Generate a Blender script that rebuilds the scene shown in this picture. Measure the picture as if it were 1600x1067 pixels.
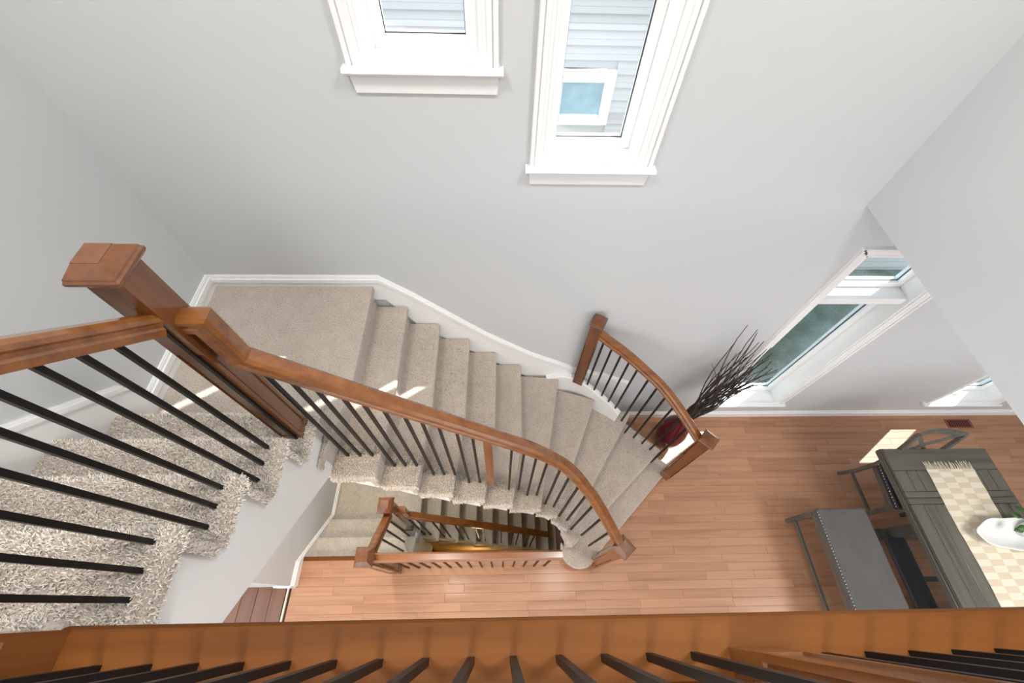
import bpy, bmesh, math, random
import numpy as np
from mathutils import Vector, Matrix, noise

random.seed(7)
sc = bpy.context.scene
COL = sc.collection
for o in list(bpy.data.objects):
    bpy.data.objects.remove(o)

# ------------------------------------------------------------------ camera
H = 4.2                      # lens height above the main floor
FPX = 645.0                  # focal length in pixels of a 1600 px wide frame
RX = (Vector((0.99958995, 0.00112345, -0.02861228)),
      Vector((-0.01633165, 0.84313616, -0.53745203)),
      Vector((0.02352025, 0.53769894, 0.84280879)))
cam_d = bpy.data.cameras.new('camera')
cam_d.sensor_fit = 'HORIZONTAL'
cam_d.sensor_width = 36.0
cam_d.lens = FPX / 1600.0 * 36.0
cam_d.clip_start = 0.02
cam = bpy.data.objects.new('camera', cam_d)
COL.objects.link(cam)
rot = Matrix((RX[0], RX[1], RX[2]))
cam.matrix_world = Matrix.Translation((0, 0, H)) @ rot.to_4x4()
sc.camera = cam

# ------------------------------------------------------------------ light
SUN_STRENGTH = 7.0
SKY_STRENGTH = 1.3
EXPOSURE = 0.86
w = bpy.data.worlds.new('sky')
sc.world = w
w.use_nodes = True
bg = w.node_tree.nodes['Background']
bg.inputs['Color'].default_value = (0.90, 0.95, 1.0, 1)
bg.inputs['Strength'].default_value = SKY_STRENGTH
sd = bpy.data.lights.new('sun', 'SUN')
sd.energy = SUN_STRENGTH
sd.angle = math.radians(0.53)
sd.color = (1.0, 0.965, 0.91)
sun = bpy.data.objects.new('sun', sd)
COL.objects.link(sun)
el = math.radians(56)
sdir = Vector((-0.83 * math.cos(el), -0.558 * math.cos(el), -math.sin(el)))
sun.rotation_euler = sdir.to_track_quat('-Z', 'Y').to_euler()
sun.location = (6, 6, 9)
sc.view_settings.view_transform = 'Standard'
sc.view_settings.look = 'None'
sc.view_settings.gamma = 1
sc.view_settings.use_curve_mapping = False
sc.view_settings.exposure = EXPOSURE

# ------------------------------------------------------------------ materials
def lin(c):
    c = c / 255.0
    return c / 12.92 if c <= 0.04045 else ((c + 0.055) / 1.055) ** 2.4

def rgb(r, g, b):
    return (lin(r), lin(g), lin(b), 1)

class NT:
    def __init__(self, name):
        self.m = bpy.data.materials.new(name)
        self.m.use_nodes = True
        self.t = self.m.node_tree
        self.b = self.t.nodes['Principled BSDF']
    def n(self, typ, **kw):
        nd = self.t.nodes.new(typ)
        for k, v in kw.items():
            setattr(nd, k, v)
        return nd
    def l(self, a, b):
        self.t.links.new(a, b)
    def coords(self, scale=(1, 1, 1), gen='Object'):
        tc = self.n('ShaderNodeTexCoord')
        mp = self.n('ShaderNodeMapping')
        mp.inputs['Scale'].default_value = scale
        self.l(tc.outputs[gen], mp.inputs['Vector'])
        return mp.outputs['Vector']
    def noise(self, vec, scale, detail=3, rough=0.5):
        nz = self.n('ShaderNodeTexNoise')
        nz.inputs['Scale'].default_value = scale
        nz.inputs['Detail'].default_value = detail
        nz.inputs['Roughness'].default_value = rough
        self.l(vec, nz.inputs['Vector'])
        return nz.outputs['Fac']
    def ramp(self, fac, stops):
        r = self.n('ShaderNodeValToRGB')
        e = r.color_ramp.elements
        while len(e) < len(stops):
            e.new(0.5)
        for k, (p, c) in enumerate(stops):
            e[k].position = p
            e[k].color = c
        self.l(fac, r.inputs['Fac'])
        return r.outputs['Color']
    def bump(self, h, strength, dist):
        b = self.n('ShaderNodeBump')
        b.inputs['Strength'].default_value = strength
        b.inputs['Distance'].default_value = dist
        self.l(h, b.inputs['Height'])
        self.l(b.outputs['Normal'], self.b.inputs['Normal'])

def plain(name, c, rough=0.5, metal=0.0, nz=0.0, spec=0.5):
    m = NT(name)
    m.b.inputs['Roughness'].default_value = rough
    m.b.inputs['Metallic'].default_value = metal
    m.b.inputs['Specular IOR Level'].default_value = spec
    if nz:
        f = m.noise(m.coords(), 9.0, 4)
        d = tuple(max(0, v * (1 - nz)) for v in c[:3]) + (1,)
        u = tuple(min(1, v * (1 + nz)) for v in c[:3]) + (1,)
        m.l(m.ramp(f, [(0.3, d), (0.7, u)]), m.b.inputs['Base Color'])
    else:
        m.b.inputs['Base Color'].default_value = c
    return m.m

def wood(name, dark, mid, light, axis=0, rough=0.3, tint=0.0, grain=1.0, coat=0.25):
    m = NT(name)
    s = [9.0 * grain, 9.0 * grain, 9.0 * grain]
    s[axis] = 0.6 * grain
    v = m.coords(tuple(s))
    oi = m.n('ShaderNodeObjectInfo')
    add = m.n('ShaderNodeVectorMath', operation='ADD')
    m.l(v, add.inputs[0])
    cmb = m.n('ShaderNodeCombineXYZ')
    mul = m.n('ShaderNodeMath', operation='MULTIPLY')
    mul.inputs[1].default_value = 37.0
    m.l(oi.outputs['Random'], mul.inputs[0])
    for k in range(3):
        m.l(mul.outputs[0], cmb.inputs[k])
    m.l(cmb.outputs[0], add.inputs[1])
    f = m.noise(add.outputs[0], 1.6, 6, 0.6)
    col = m.ramp(f, [(0.22, dark), (0.5, mid), (0.80, light)])
    # soft blotches of the stain
    f2 = m.noise(m.coords((2, 2, 2)), 1.5, 2)
    if tint:
        hsv = m.n('ShaderNodeHueSaturation')
        mr = m.n('ShaderNodeMapRange')
        mr.inputs['To Min'].default_value = 1 - tint
        mr.inputs['To Max'].default_value = 1 + tint
        m.l(oi.outputs['Random'], mr.inputs['Value'])
        m.l(mr.outputs[0], hsv.inputs['Value'])
        m.l(col, hsv.inputs['Color'])
        col = hsv.outputs['Color']
    m.l(col, m.b.inputs['Base Color'])
    m.b.inputs['Roughness'].default_value = rough
    m.b.inputs['Coat Weight'].default_value = coat
    m.b.inputs['Coat Roughness'].default_value = 0.12
    m.bump(f, 0.12, 0.002)
    return m.m

def carpet(name, base, fine=1.0):
    m = NT(name)
    v = m.coords(gen='Object')
    geo = m.n('ShaderNodeNewGeometry')
    f = m.noise(geo.outputs['Position'], 120 * fine, 4, 0.62)
    g = m.noise(geo.outputs['Position'], 14, 3, 0.6)
    d = tuple(x * 0.45 for x in base[:3]) + (1,)
    u = tuple(min(1, x * 1.12) for x in base[:3]) + (1,)
    c1 = m.ramp(f, [(0.28, d), (0.47, base), (0.7, u)])
    mx = m.n('ShaderNodeMixRGB', blend_type='MULTIPLY')
    mx.inputs['Fac'].default_value = 1.0
    m.l(c1, mx.inputs['Color1'])
    m.l(m.ramp(g, [(0.3, (0.88, 0.87, 0.86, 1)), (0.65, (1, 1, 1, 1))]), mx.inputs['Color2'])
    m.l(mx.outputs['Color'], m.b.inputs['Base Color'])
    m.b.inputs['Roughness'].default_value = 1.0
    m.b.inputs['Specular IOR Level'].default_value = 0.05
    m.b.inputs['Sheen Weight'].default_value = 0.25
    m.bump(f, 1.0, 0.008)
    return m.m

def paint(name, c, rough=0.6):
    m = NT(name)
    m.b.inputs['Base Color'].default_value = c
    m.b.inputs['Roughness'].default_value = rough
    m.b.inputs['Specular IOR Level'].default_value = 0.3
    m.bump(m.noise(m.coords(), 160, 2), 0.03, 0.001)
    return m.m

def glass(name, tint, rough=0.02, wavy=0.0):
    m = NT(name)
    t = m.t
    tr = m.n('ShaderNodeBsdfTransparent')
    tr.inputs['Color'].default_value = tint
    gl = m.n('ShaderNodeBsdfGlossy')
    gl.inputs['Roughness'].default_value = rough
    gl.inputs['Color'].default_value = (1, 1, 1, 1)
    lw = m.n('ShaderNodeLayerWeight')
    lw.inputs['Blend'].default_value = 0.5
    pw = m.n('ShaderNodeMath', operation='POWER')
    pw.inputs[1].default_value = 5.0
    m.l(lw.outputs['Facing'], pw.inputs[0])
    fr = m.n('ShaderNodeMath', operation='MULTIPLY_ADD')
    fr.inputs[1].default_value = 0.6
    fr.inputs[2].default_value = 0.04
    m.l(pw.outputs[0], fr.inputs[0])
    mix = m.n('ShaderNodeMixShader')
    m.l(fr.outputs[0], mix.inputs[0])
    m.l(tr.outputs[0], mix.inputs[1])
    m.l(gl.outputs[0], mix.inputs[2])
    if wavy:
        b = m.n('ShaderNodeBump')
        b.inputs['Strength'].default_value = wavy
        b.inputs['Distance'].default_value = 0.01
        m.l(m.noise(m.coords(), 45, 3), b.inputs['Height'])
        m.l(b.outputs['Normal'], gl.inputs['Normal'])
    m.l(mix.outputs[0], t.nodes['Material Output'].inputs['Surface'])
    return m.m

M = {}
M['wall'] = paint('wall_paint', rgb(199, 201, 202))
M['wallb'] = paint('basement_paint', rgb(214, 186, 128))
M['ceil'] = paint('ceiling_paint', rgb(238, 238, 236))
M['trim'] = paint('trim_paint', rgb(236, 236, 235), 0.35)
M['vinyl'] = plain('window_vinyl', rgb(245, 246, 247), 0.3)
M['gasket'] = plain('gasket', rgb(60, 64, 68), 0.6)
M['carpet'] = carpet('carpet', rgb(196, 184, 172))
def pile_mat():
    m = NT('carpet_tufts')
    geo = m.n('ShaderNodeNewGeometry')
    f = m.noise(geo.outputs['Position'], 190, 2, 0.6)
    m.l(m.ramp(f, [(0.3, rgb(226, 214, 200)), (0.6, rgb(243, 236, 227)), (0.75, rgb(250, 246, 240))]), m.b.inputs['Base Color'])
    m.b.inputs['Roughness'].default_value = 1.0
    m.b.inputs['Specular IOR Level'].default_value = 0.05
    return m.m
M['pile'] = pile_mat()
M['carpetf'] = carpet('carpet_far', rgb(205, 198, 186), 1.0)
M['plank'] = wood('floor_maple', rgb(146, 100, 72), rgb(176, 130, 99), rgb(190, 144, 112), 0, 0.42, 0.07, 1.0, 0.06)
M['planky'] = wood('hall_walnut', rgb(92, 58, 40), rgb(118, 78, 55), rgb(132, 90, 66), 1, 0.3, 0.06, 1.0, 0.3)
M['sub'] = plain('subfloor', rgb(70, 44, 30), 0.8, nz=0.1)
M['rail'] = wood('rail_maple', rgb(98, 56, 25), rgb(132, 80, 38), rgb(152, 97, 50), 0, 0.24, 0.03, 1.3, 0.6)
M['newel'] = wood('newel_maple', rgb(80, 44, 20), rgb(112, 66, 32), rgb(132, 82, 43), 2, 0.24, 0.04, 1.3, 0.6)
M['nosing'] = wood('nosing_maple', rgb(78, 43, 14), rgb(104, 60, 22), rgb(122, 75, 30), 0, 0.55, 0.0, 1.0, 0.0)
for _n in ('nosing',):
    _b = M[_n].node_tree.nodes['Principled BSDF']
    _b.inputs['Specular IOR Level'].default_value = 0.15
M['iron'] = plain('black_iron', rgb(24, 24, 26), 0.42, 0.4)
M['steelscrew'] = plain('nailhead_nickel', rgb(205, 205, 205), 0.25, 1.0)
M['table'] = wood('grey_oak', rgb(70, 68, 62), rgb(92, 90, 82), rgb(106, 103, 95), 1, 0.34, 0.05, 1.2, 0.2)
M['tablex'] = wood('grey_oak_cross', rgb(70, 68, 62), rgb(92, 90, 82), rgb(106, 103, 95), 0, 0.34, 0.05, 1.2, 0.2)
M['darkwood'] = wood('dark_oak', rgb(56, 58, 62), rgb(68, 71, 76), rgb(80, 83, 88), 1, 0.3, 0.0, 1.2, 0.4)
M['fabric'] = plain('grey_upholstery', rgb(98, 96, 94), 0.85, nz=0.08, spec=0.25)
M['leather'] = plain('charcoal_upholstery', rgb(50, 52, 60), 0.5, nz=0.05)
M['ceramic'] = plain('white_ceramic', rgb(232, 234, 232), 0.22)
M['vase'] = plain('burgundy_glaze', rgb(92, 22, 30), 0.12)
M['twig'] = plain('dark_twig', rgb(58, 48, 42), 0.8, nz=0.25)
M['leaf'] = plain('leaf_green', rgb(58, 98, 40), 0.45, nz=0.2)
M['soil'] = plain('soil', rgb(50, 38, 30), 0.9)
M['fringe'] = plain('runner_fringe', rgb(226, 218, 198), 0.9)
M['glass'] = glass('window_glass', (0.97, 0.98, 0.985, 1))
M['glassr'] = glass('rippled_window_glass', (0.88, 0.94, 0.96, 1), 0.10, 0.5)
M['siding'] = plain('vinyl_siding', rgb(198, 201, 204), 0.5)
M['nglass'] = plain('far_window_glass', rgb(140, 178, 192), 0.08, nz=0.15)
M['vent'] = plain('vent_brown', rgb(126, 66, 50), 0.4)
M['dark'] = plain('vent_dark', rgb(40, 18, 15), 0.8)
M['lamp'] = plain('lamp_metal', rgb(200, 198, 190), 0.3, 0.6)

def runner_mat():
    m = NT('woven_runner')
    v = m.coords()
    v = m.coords((9.8, 23.0, 1.0))
    ck = m.n('ShaderNodeTexChecker')
    ck.inputs['Scale'].default_value = 1.0
    ck.inputs['Color1'].default_value = rgb(220, 212, 194)
    ck.inputs['Color2'].default_value = rgb(205, 192, 168)
    m.l(v, ck.inputs['Vector'])
    m.l(ck.outputs['Color'], m.b.inputs['Base Color'])
    m.b.inputs['Roughness'].default_value = 0.95
    m.bump(m.noise(m.coords((40, 300, 40)), 1.0, 2), 0.4, 0.003)
    return m.m
M['runner'] = runner_mat()

def grass_mat():
    m = NT('side_yard_ground')
    f = m.noise(m.coords(), 3.0, 6, 0.7)
    m.l(m.ramp(f, [(0.35, rgb(74, 92, 80)), (0.55, rgb(104, 122, 116)), (0.7, rgb(130, 144, 146))]), m.b.inputs['Base Color'])
    m.b.inputs['Roughness'].default_value = 0.95
    m.bump(m.noise(m.coords(), 60, 3), 0.8, 0.02)
    return m.m
M['yard'] = grass_mat()

# ------------------------------------------------------------------ builders
class MB:
    def __init__(self):
        self.v = []
        self.f = []
    def add(self, vs, fs):
        k = len(self.v)
        self.v += [tuple(p) for p in vs]
        self.f += [tuple(i + k for i in f) for f in fs]
        return self
    def box(self, x0, x1, y0, y1, z0, z1):
        return self.add([(x0, y0, z0), (x1, y0, z0), (x1, y1, z0), (x0, y1, z0),
                         (x0, y0, z1), (x1, y0, z1), (x1, y1, z1), (x0, y1, z1)],
                        [(3, 2, 1, 0), (4, 5, 6, 7), (0, 1, 5, 4), (1, 2, 6, 5), (2, 3, 7, 6), (3, 0, 4, 7)])
    def prism(self, poly, z0, z1):
        """plan polygon (counter-clockwise) raised from z0 to z1; z may be lists"""
        n = len(poly)
        a = z0 if isinstance(z0, (list, tuple)) else [z0] * n
        b = z1 if isinstance(z1, (list, tuple)) else [z1] * n
        vs = [(p[0], p[1], a[i]) for i, p in enumerate(poly)] + [(p[0], p[1], b[i]) for i, p in enumerate(poly)]
        fs = [tuple(range(n - 1, -1, -1)), tuple(range(n, 2 * n))]
        fs += [(i, (i + 1) % n, n + (i + 1) % n, n + i) for i in range(n)]
        return self.add(vs, fs)
    def slab(self, poly, axis, a, b):
        """polygon in the two other axes, extruded along axis from a to b"""
        n = len(poly)
        def P(p, t):
            if axis == 0:
                return (t, p[0], p[1])
            if axis == 1:
                return (p[0], t, p[1])
            return (p[0], p[1], t)
        vs = [P(p, a) for p in poly] + [P(p, b) for p in poly]
        fs = [tuple(range(n - 1, -1, -1)), tuple(range(n, 2 * n))]
        fs += [(i, (i + 1) % n, n + (i + 1) % n, n + i) for i in range(n)]
        return self.add(vs, fs)
    def ribbon(self, pts, lo, hi, th):
        """upright band of thickness th along a plan polyline; lo/hi height lists"""
        n = len(pts)
        vs = []
        for i, p in enumerate(pts):
            a = Vector(pts[max(0, i - 1)])
            b = Vector(pts[min(n - 1, i + 1)])
            t = (b - a).normalized()
            s = Vector((-t.y, t.x)) * th / 2
            for q, z in ((1, lo[i]), (-1, lo[i]), (-1, hi[i]), (1, hi[i])):
                vs.append((p[0] + s.x * q, p[1] + s.y * q, z))
        fs = []
        for i in range(n - 1):
            for k in range(4):
                a = i * 4 + k
                b = i * 4 + (k + 1) % 4
                fs.append((a, b, b + 4, a + 4))
        fs += [(3, 2, 1, 0), tuple(range((n - 1) * 4, n * 4))]
        return self.add(vs, fs)
    def sweep(self, prof, path, cap=True):
        """profile (side, up) along a 3D path with mitred joints"""
        path = [Vector(p) for p in path]
        n = len(path)
        m = len(prof)
        tang = []
        for i in range(n - 1):
            tang.append((path[i + 1] - path[i]).normalized())
        side = None
        segs = []
        for t in tang:
            h = Vector((t.x, t.y, 0))
            if h.length > 0.05:
                h.normalize()
                side = Vector((h.y, -h.x, 0))
            segs.append(side)
        for k in range(len(segs) - 1, -1, -1):
            if segs[k] is None:
                segs[k] = segs[k + 1]
        vs = []
        for i in range(n):
            a = tang[max(0, i - 1)]
            b = tang[min(n - 2, i)]
            bis = (a + b).normalized() if (a + b).length > 1e-6 else b
            s = (segs[max(0, i - 1)] + segs[min(n - 2, i)]).normalized()
            for (u, q) in prof:
                up = segs[min(n - 2, i)].cross(b)
                # build on the incoming/outgoing segment and slide to the mitre plane
                P = path[i] + segs[min(n - 2, i)] * u + up * q
                d = (path[i] - P).dot(bis) / max(0.15, b.dot(bis))
                P = P + b * d
                vs.append(P)
        fs = []
        for i in range(n - 1):
            for k in range(m):
                a = i * m + k
                b = i * m + (k + 1) % m
                fs.append((a, a + m, b + m, b))
        if cap:
            fs += [tuple(range(m)), tuple(range((n - 1) * m + m - 1, (n - 1) * m - 1, -1))]
        return self.add(vs, fs)
    def tube(self, path, radii, seg=6):
        path = [Vector(p) for p in path]
        n = len(path)
        vs = []
        ref = Vector((0.3, 0.7, 0.2)).normalized()
        for i in range(n):
            t = (path[min(n - 1, i + 1)] - path[max(0, i - 1)]).normalized()
            s = t.cross(ref).normalized()
            u = s.cross(t)
            for k in range(seg):
                a = 2 * math.pi * k / seg
                vs.append(path[i] + (s * math.cos(a) + u * math.sin(a)) * radii[i])
        fs = []
        for i in range(n - 1):
            for k in range(seg):
                a = i * seg + k
                b = i * seg + (k + 1) % seg
                fs.append((a, b, b + seg, a + seg))
        fs += [tuple(range(seg - 1, -1, -1)), tuple(range((n - 1) * seg, n * seg))]
        return self.add(vs, fs)
    def lathe(self, prof, cx, cy, seg=32):
        n = len(prof)
        vs = []
        for (rr, z) in prof:
            for k in range(seg):
                a = 2 * math.pi * k / seg
                vs.append((cx + rr * math.cos(a), cy + rr * math.sin(a), z))
        fs = []
        for i in range(n - 1):
            for k in range(seg):
                a = i * seg + k
                b = i * seg + (k + 1) % seg
                fs.append((a, b, b + seg, a + seg))
        fs += [tuple(range(seg - 1, -1, -1)), tuple(range((n - 1) * seg, n * seg))]
        return self.add(vs, fs)
    def build(self, name, mat, parent=None, bevel=0.0, seg=2, smooth=False, kind=None, label=None, cat=None, group=None):
        lo = Vector([min(p[k] for p in self.v) for k in range(3)])
        hi = Vector([max(p[k] for p in self.v) for k in range(3)])
        c = Vector(((lo.x + hi.x) / 2, (lo.y + hi.y) / 2, lo.z))
        me = bpy.data.meshes.new(name)
        me.from_pydata([tuple(Vector(p) - c) for p in self.v], [], self.f)
        bm = bmesh.new()
        bm.from_mesh(me)
        bmesh.ops.remove_doubles(bm, verts=bm.verts, dist=1e-6)
        bmesh.ops.recalc_face_normals(bm, faces=bm.faces)
        bm.to_mesh(me)
        bm.free()
        me.materials.append(M[mat])
        o = bpy.data.objects.new(name, me)
        COL.objects.link(o)
        place(o, c, parent)
        if bevel:
            md = o.modifiers.new('bevel', 'BEVEL')
            md.width = bevel
            md.segments = seg
            md.limit_method = 'ANGLE'
            md.angle_limit = math.radians(35)
        if smooth or bevel:
            for p in me.polygons:
                p.use_smooth = smooth
        tag(o, label, cat, group, kind)
        return o

WPOS = {}
def place(o, c, parent=None):
    c = Vector(c)
    WPOS[o.name] = c
    if parent is not None:
        o.parent = parent
        o.location = c - WPOS[parent.name]
    else:
        o.location = c

def tag(o, label=None, cat=None, group=None, kind=None):
    if label:
        o['label'] = label
    if cat:
        o['category'] = cat
    if group:
        o['group'] = group
    if kind:
        o['kind'] = kind
    return o

def thing(name, loc, label=None, cat=None, group=None, kind=None):
    o = bpy.data.objects.new(name, None)
    o.empty_display_size = 0.1
    COL.objects.link(o)
    place(o, loc)
    return tag(o, label, cat, group, kind)

_bar = {}
def bar(name, base, h, wd, mat, parent, rz=0.0):
    """square bar standing on base; alike bars share one mesh"""
    key = (mat,)
    if key not in _bar:
        me = bpy.data.meshes.new('bar')
        b = MB().box(-0.5, 0.5, -0.5, 0.5, 0, 1)
        me.from_pydata(b.v, [], b.f)
        me.materials.append(M[mat])
        _bar[key] = me
    o = bpy.data.objects.new(name, _bar[key])
    COL.objects.link(o)
    place(o, base, parent)
    o.scale = (wd, wd, h)
    o.rotation_euler = (0, 0, rz)
    return o

def interp(path, x, y):
    """height of a 3D path where it passes nearest to (x, y)"""
    best = (1e9, 0)
    q = Vector((x, y))
    for a, b in zip(path[:-1], path[1:]):
        A = Vector(a[:2])
        B = Vector(b[:2])
        d = B - A
        if d.length < 1e-6:
            continue
        t = max(0, min(1, (q - A).dot(d) / d.length_squared))
        e = (A + d * t - q).length
        if e < best[0]:
            best = (e, a[2] + (b[2] - a[2]) * t)
    return best[1]

def smooth_path(pts, n=6):
    """Catmull-Rom through the points"""
    pts = [Vector(p) for p in pts]
    out = []
    for i in range(len(pts) - 1):
        p0 = pts[max(0, i - 1)]
        p1, p2 = pts[i], pts[i + 1]
        p3 = pts[min(len(pts) - 1, i + 2)]
        for k in range(n):
            t = k / n
            out.append(0.5 * ((2 * p1) + (p2 - p0) * t + (2 * p0 - 5 * p1 + 4 * p2 - p3) * t * t + (3 * p1 - p0 - 3 * p2 + p3) * t ** 3))
    out.append(pts[-1])
    return out

# ------------------------------------------------------------------ key sizes
R = 0.19847                  # one riser
Z2 = 16 * R                  # upper floor
ZL = 11 * R                  # stair landing
ZB = -3 * R                  # basement landing
YW = 1.712                   # window wall
XL = -1.773                  # left wall
XR = 1.896                   # upper right wall
ZC = 2.82                    # dining ceiling
TOP = 5.6

# ------------------------------------------------------------------ setting: walls
WIN = [  # x0, x1 (casing outside), z sill, z casing top
    (-0.568, -0.004, 3.43, 5.1),
    (0.135, 0.702, 3.022, 5.1),
    (2.10, 2.90, 0.345, 2.53),
    (4.413, 5.213, 0.325, 2.53)]
CW = 0.072
def wall_with_holes(name, x0, x1, z0, z1, y0, y1, holes, mat):
    xs = sorted({x0, x1} | {h[0] for h in holes} | {h[1] for h in holes})
    zs = sorted({z0, z1} | {h[2] for h in holes} | {h[3] for h in holes})
    idx = {}
    mb = MB()
    for i in range(len(xs) - 1):
        # merge rows that are not holes
        k = 0
        while k < len(zs) - 1:
            def hole(k):
                cx = (xs[i] + xs[i + 1]) / 2
                cz = (zs[k] + zs[k + 1]) / 2
                return any(h[0] < cx < h[1] and h[2] < cz < h[3] for h in holes)
            if hole(k):
                k += 1
                continue
            j = k
            while j < len(zs) - 1 and not hole(j):
                j += 1
            mb.box(xs[i], xs[i + 1], y0, y1, zs[k], zs[j])
            k = j
    return mb.build(name, mat, kind='structure')
holes = [(a + CW, b - CW, s + 0.0, t - CW) for (a, b, s, t) in WIN]
wall_with_holes('wall_back', -3.2, 6.6, 0.0, TOP, YW, YW + 0.22, holes, 'wall')
MB().box(-3.2, 6.6, YW, YW + 0.22, -2.8, 0.0).build('wall_back_lower', 'wallb', kind='structure')

lw = MB()
lw.slab([(0.163, 0.0), (YW, 0.0), (YW, TOP), (-4.0, TOP), (-4.0, 2.84), (-0.03, 2.60), (0.163, 2.45)], 0, XL - 0.13, XL)
lw.build('wall_left', 'wall', kind='structure')
MB().box(XL - 0.13, XL, 0.163, YW, -2.8, 0.0).build('wall_left_lower', 'wall', kind='structure')
MB().box(XR, XR + 0.14, -4.0, YW, ZC, TOP).build('wall_right', 'wall', kind='structure')
MB().box(XL - 0.13, 6.6, -4.12, -4.0, 2.84, TOP).build('wall_rear', 'wall', kind='structure')
MB().box(6.6, 6.75, -4.0, YW + 0.22, 0.0, TOP).build('wall_far_right', 'wall', kind='structure')
MB().box(XR + 0.14, 6.6, -4.0, YW, ZC, ZC + 0.34).build('ceiling_dining', 'ceil', kind='structure')
MB().box(XL - 0.13, XR + 0.14, -4.0, YW + 0.22, TOP, TOP + 0.12).build('ceiling', 'ceil', kind='structure')
MB().box(XR + 0.14, 6.6, -4.0, YW + 0.22, TOP - 0.1, TOP + 0.12).build('ceiling_bedroom', 'ceil', kind='structure')

# upper floor slab behind the balcony edge
MB().box(XL, XR, -4.0, -0.035, 2.84, Z2 - 0.03).build('floor_upper', 'wall', kind='structure')
MB().box(XL, -0.885, -4.0, -0.012, Z2 - 0.05, Z2).build('floor_upper_carpet', 'carpet', bevel=0.02, seg=3, kind='structure')
MB().box(-0.885, XR, -4.0, -0.137, Z2 - 0.03, Z2 + 0.004).build('floor_upper_hall_carpet', 'carpet', kind='structure')
MB().box(-0.885, XR, -0.137, -0.022, Z2 - 0.032, Z2).build('trim_1', 'nosing', bevel=0.012, seg=3, kind='structure')

# main floor: planks one by one over a dark subfloor
FY0, XO, YO = -0.33, 0.55, 0.365
floor = thing('floor', (2, 0.5, -0.02), kind='structure')
subm = MB()
subm.box(XL - 0.05, 6.6, -4.0, YO, -0.30, -0.018)
subm.box(XO, 6.6, YO, YW, -0.30, -0.018)
subm.build('subfloor', 'sub', floor)
PW = 0.0675
def plank(x0, x1, y0, y1, mat, ztop=0.0):
    g = 0.0003
    e = 0.0013
    a, b, c, d = x0 + g, x1 - g, y0 + g, y1 - g
    mb = MB()
    zt = ztop + random.uniform(-0.0006, 0.0)
    vs = [(a, c, -0.018), (b, c, -0.018), (b, d, -0.018), (a, d, -0.018),
          (a, c, zt - e), (b, c, zt - e), (b, d, zt - e), (a, d, zt - e),
          (a + e, c + e, zt), (b - e, c + e, zt), (b - e, d - e, zt), (a + e, d - e, zt)]
    fs = [(0, 1, 5, 4), (1, 2, 6, 5), (2, 3, 7, 6), (3, 0, 4, 7),
          (4, 5, 9, 8), (5, 6, 10, 9), (6, 7, 11, 10), (7, 4, 8, 11), (8, 9, 10, 11)]
    mb.add(vs, fs)
    return mb.build('plank', mat, floor)
row = 0
y = YW
while y > -0.20:
    y0 = y - PW
    xs0 = XL - 0.03 if y0 < YO - 0.01 else XO + 0.1
    x = xs0
    first = True
    while x < 6.4:
        L = random.uniform(0.4, 1.15) if not first else random.uniform(0.2, 0.8)
        first = False
        x1 = min(6.5, x + L)
        if 6.5 - x1 < 0.25:
            x1 = 6.5
        plank(x, x1, max(y0, FY0), y, 'plank')
        x = x1
    y = y0
MB().box(XL - 0.05, 6.5, -4.0, y - 0.001, -0.018, -0.0005).build('boards_beyond', 'plank', floor)
tag(bpy.data.objects['boards_beyond'], kind='stuff')
# nosing board round the stairwell, hall planks and threshold
MB().box(XL - 0.03, -0.80, YO - 0.012, YO + 0.028, -0.03, 0.0012).build('well_nosing', 'nosing', floor, bevel=0.008)
MB().box(-0.80, XO, YO - 0.012, YO + 0.02, -0.03, 0.0012).build('well_nosing', 'nosing', floor, bevel=0.008)
hall = thing('floor_hall', (-2.3, -0.5, -0.02), kind='structure')
MB().box(-3.2, XL - 0.05, -4.0, 0.163, -0.3, -0.018).build('subfloor', 'sub', hall)
xx = XL - 0.075
while xx > -3.1:
    q = MB().box(xx - 0.118, xx - 0.001, -1.2, 0.163, -0.018, 0.0)
    q.build('plank', 'planky', hall, bevel=0.002, seg=1)
    xx -= 0.12
MB().box(XL - 0.066, XL - 0.052, -4.0, 0.163, -0.018, 0.004).build('threshold', 'fringe', hall, bevel=0.003)
MB().box(-3.2, XL - 0.13, 0.163, 0.25, 0.0, 2.84).build('wall_hall', 'wall', kind='structure')

# ------------------------------------------------------------------ baseboards and wall skirts
def board_profile(h, t=0.016):
    return [(0, 0), (t, 0), (t, h * 0.62), (t * 1.35, h * 0.66), (t * 1.35, h * 0.74), (t * 0.8, h * 0.80), (t * 0.8, h * 0.92), (t * 0.35, h), (0, h)]
def baseboard_back(name, x0, x1, z, h=0.125):
    p = board_profile(h)
    MB().slab([(YW - a, z + b) for a, b in p], 0, x0, x1).build(name, 'trim', kind='structure')
def baseboard_left(name, y0, y1, z, h=0.125):
    p = board_profile(h)
    MB().slab([(XL + a, z + b) for a, b in p], 1, y0, y1).build(name, 'trim', kind='structure')
baseboard_back('baseboard_back', 1.20, 6.55, 0.0)

def skirt(name, top, low, axis, at, sgn):
    """board on a wall under a sloping moulded top edge. top/low: (along, z) lists"""
    mb = MB()
    poly = [(u, zz - 0.006) for u, zz in top] + low[::-1]
    mb.slab(poly, axis, at, at + sgn * 0.014)
    for (d0, d1, t) in ((0.0, 0.020, 0.010), (0.020, 0.050, 0.024), (0.050, 0.062, 0.018)):
        a = [(u, zz - d0) for u, zz in top]
        b = [(u, zz - d1) for u, zz in top]
        mb.slab(a + b[::-1], axis, at, at + sgn * t)
    return mb.build(name, 'trim', kind='structure')
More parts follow.
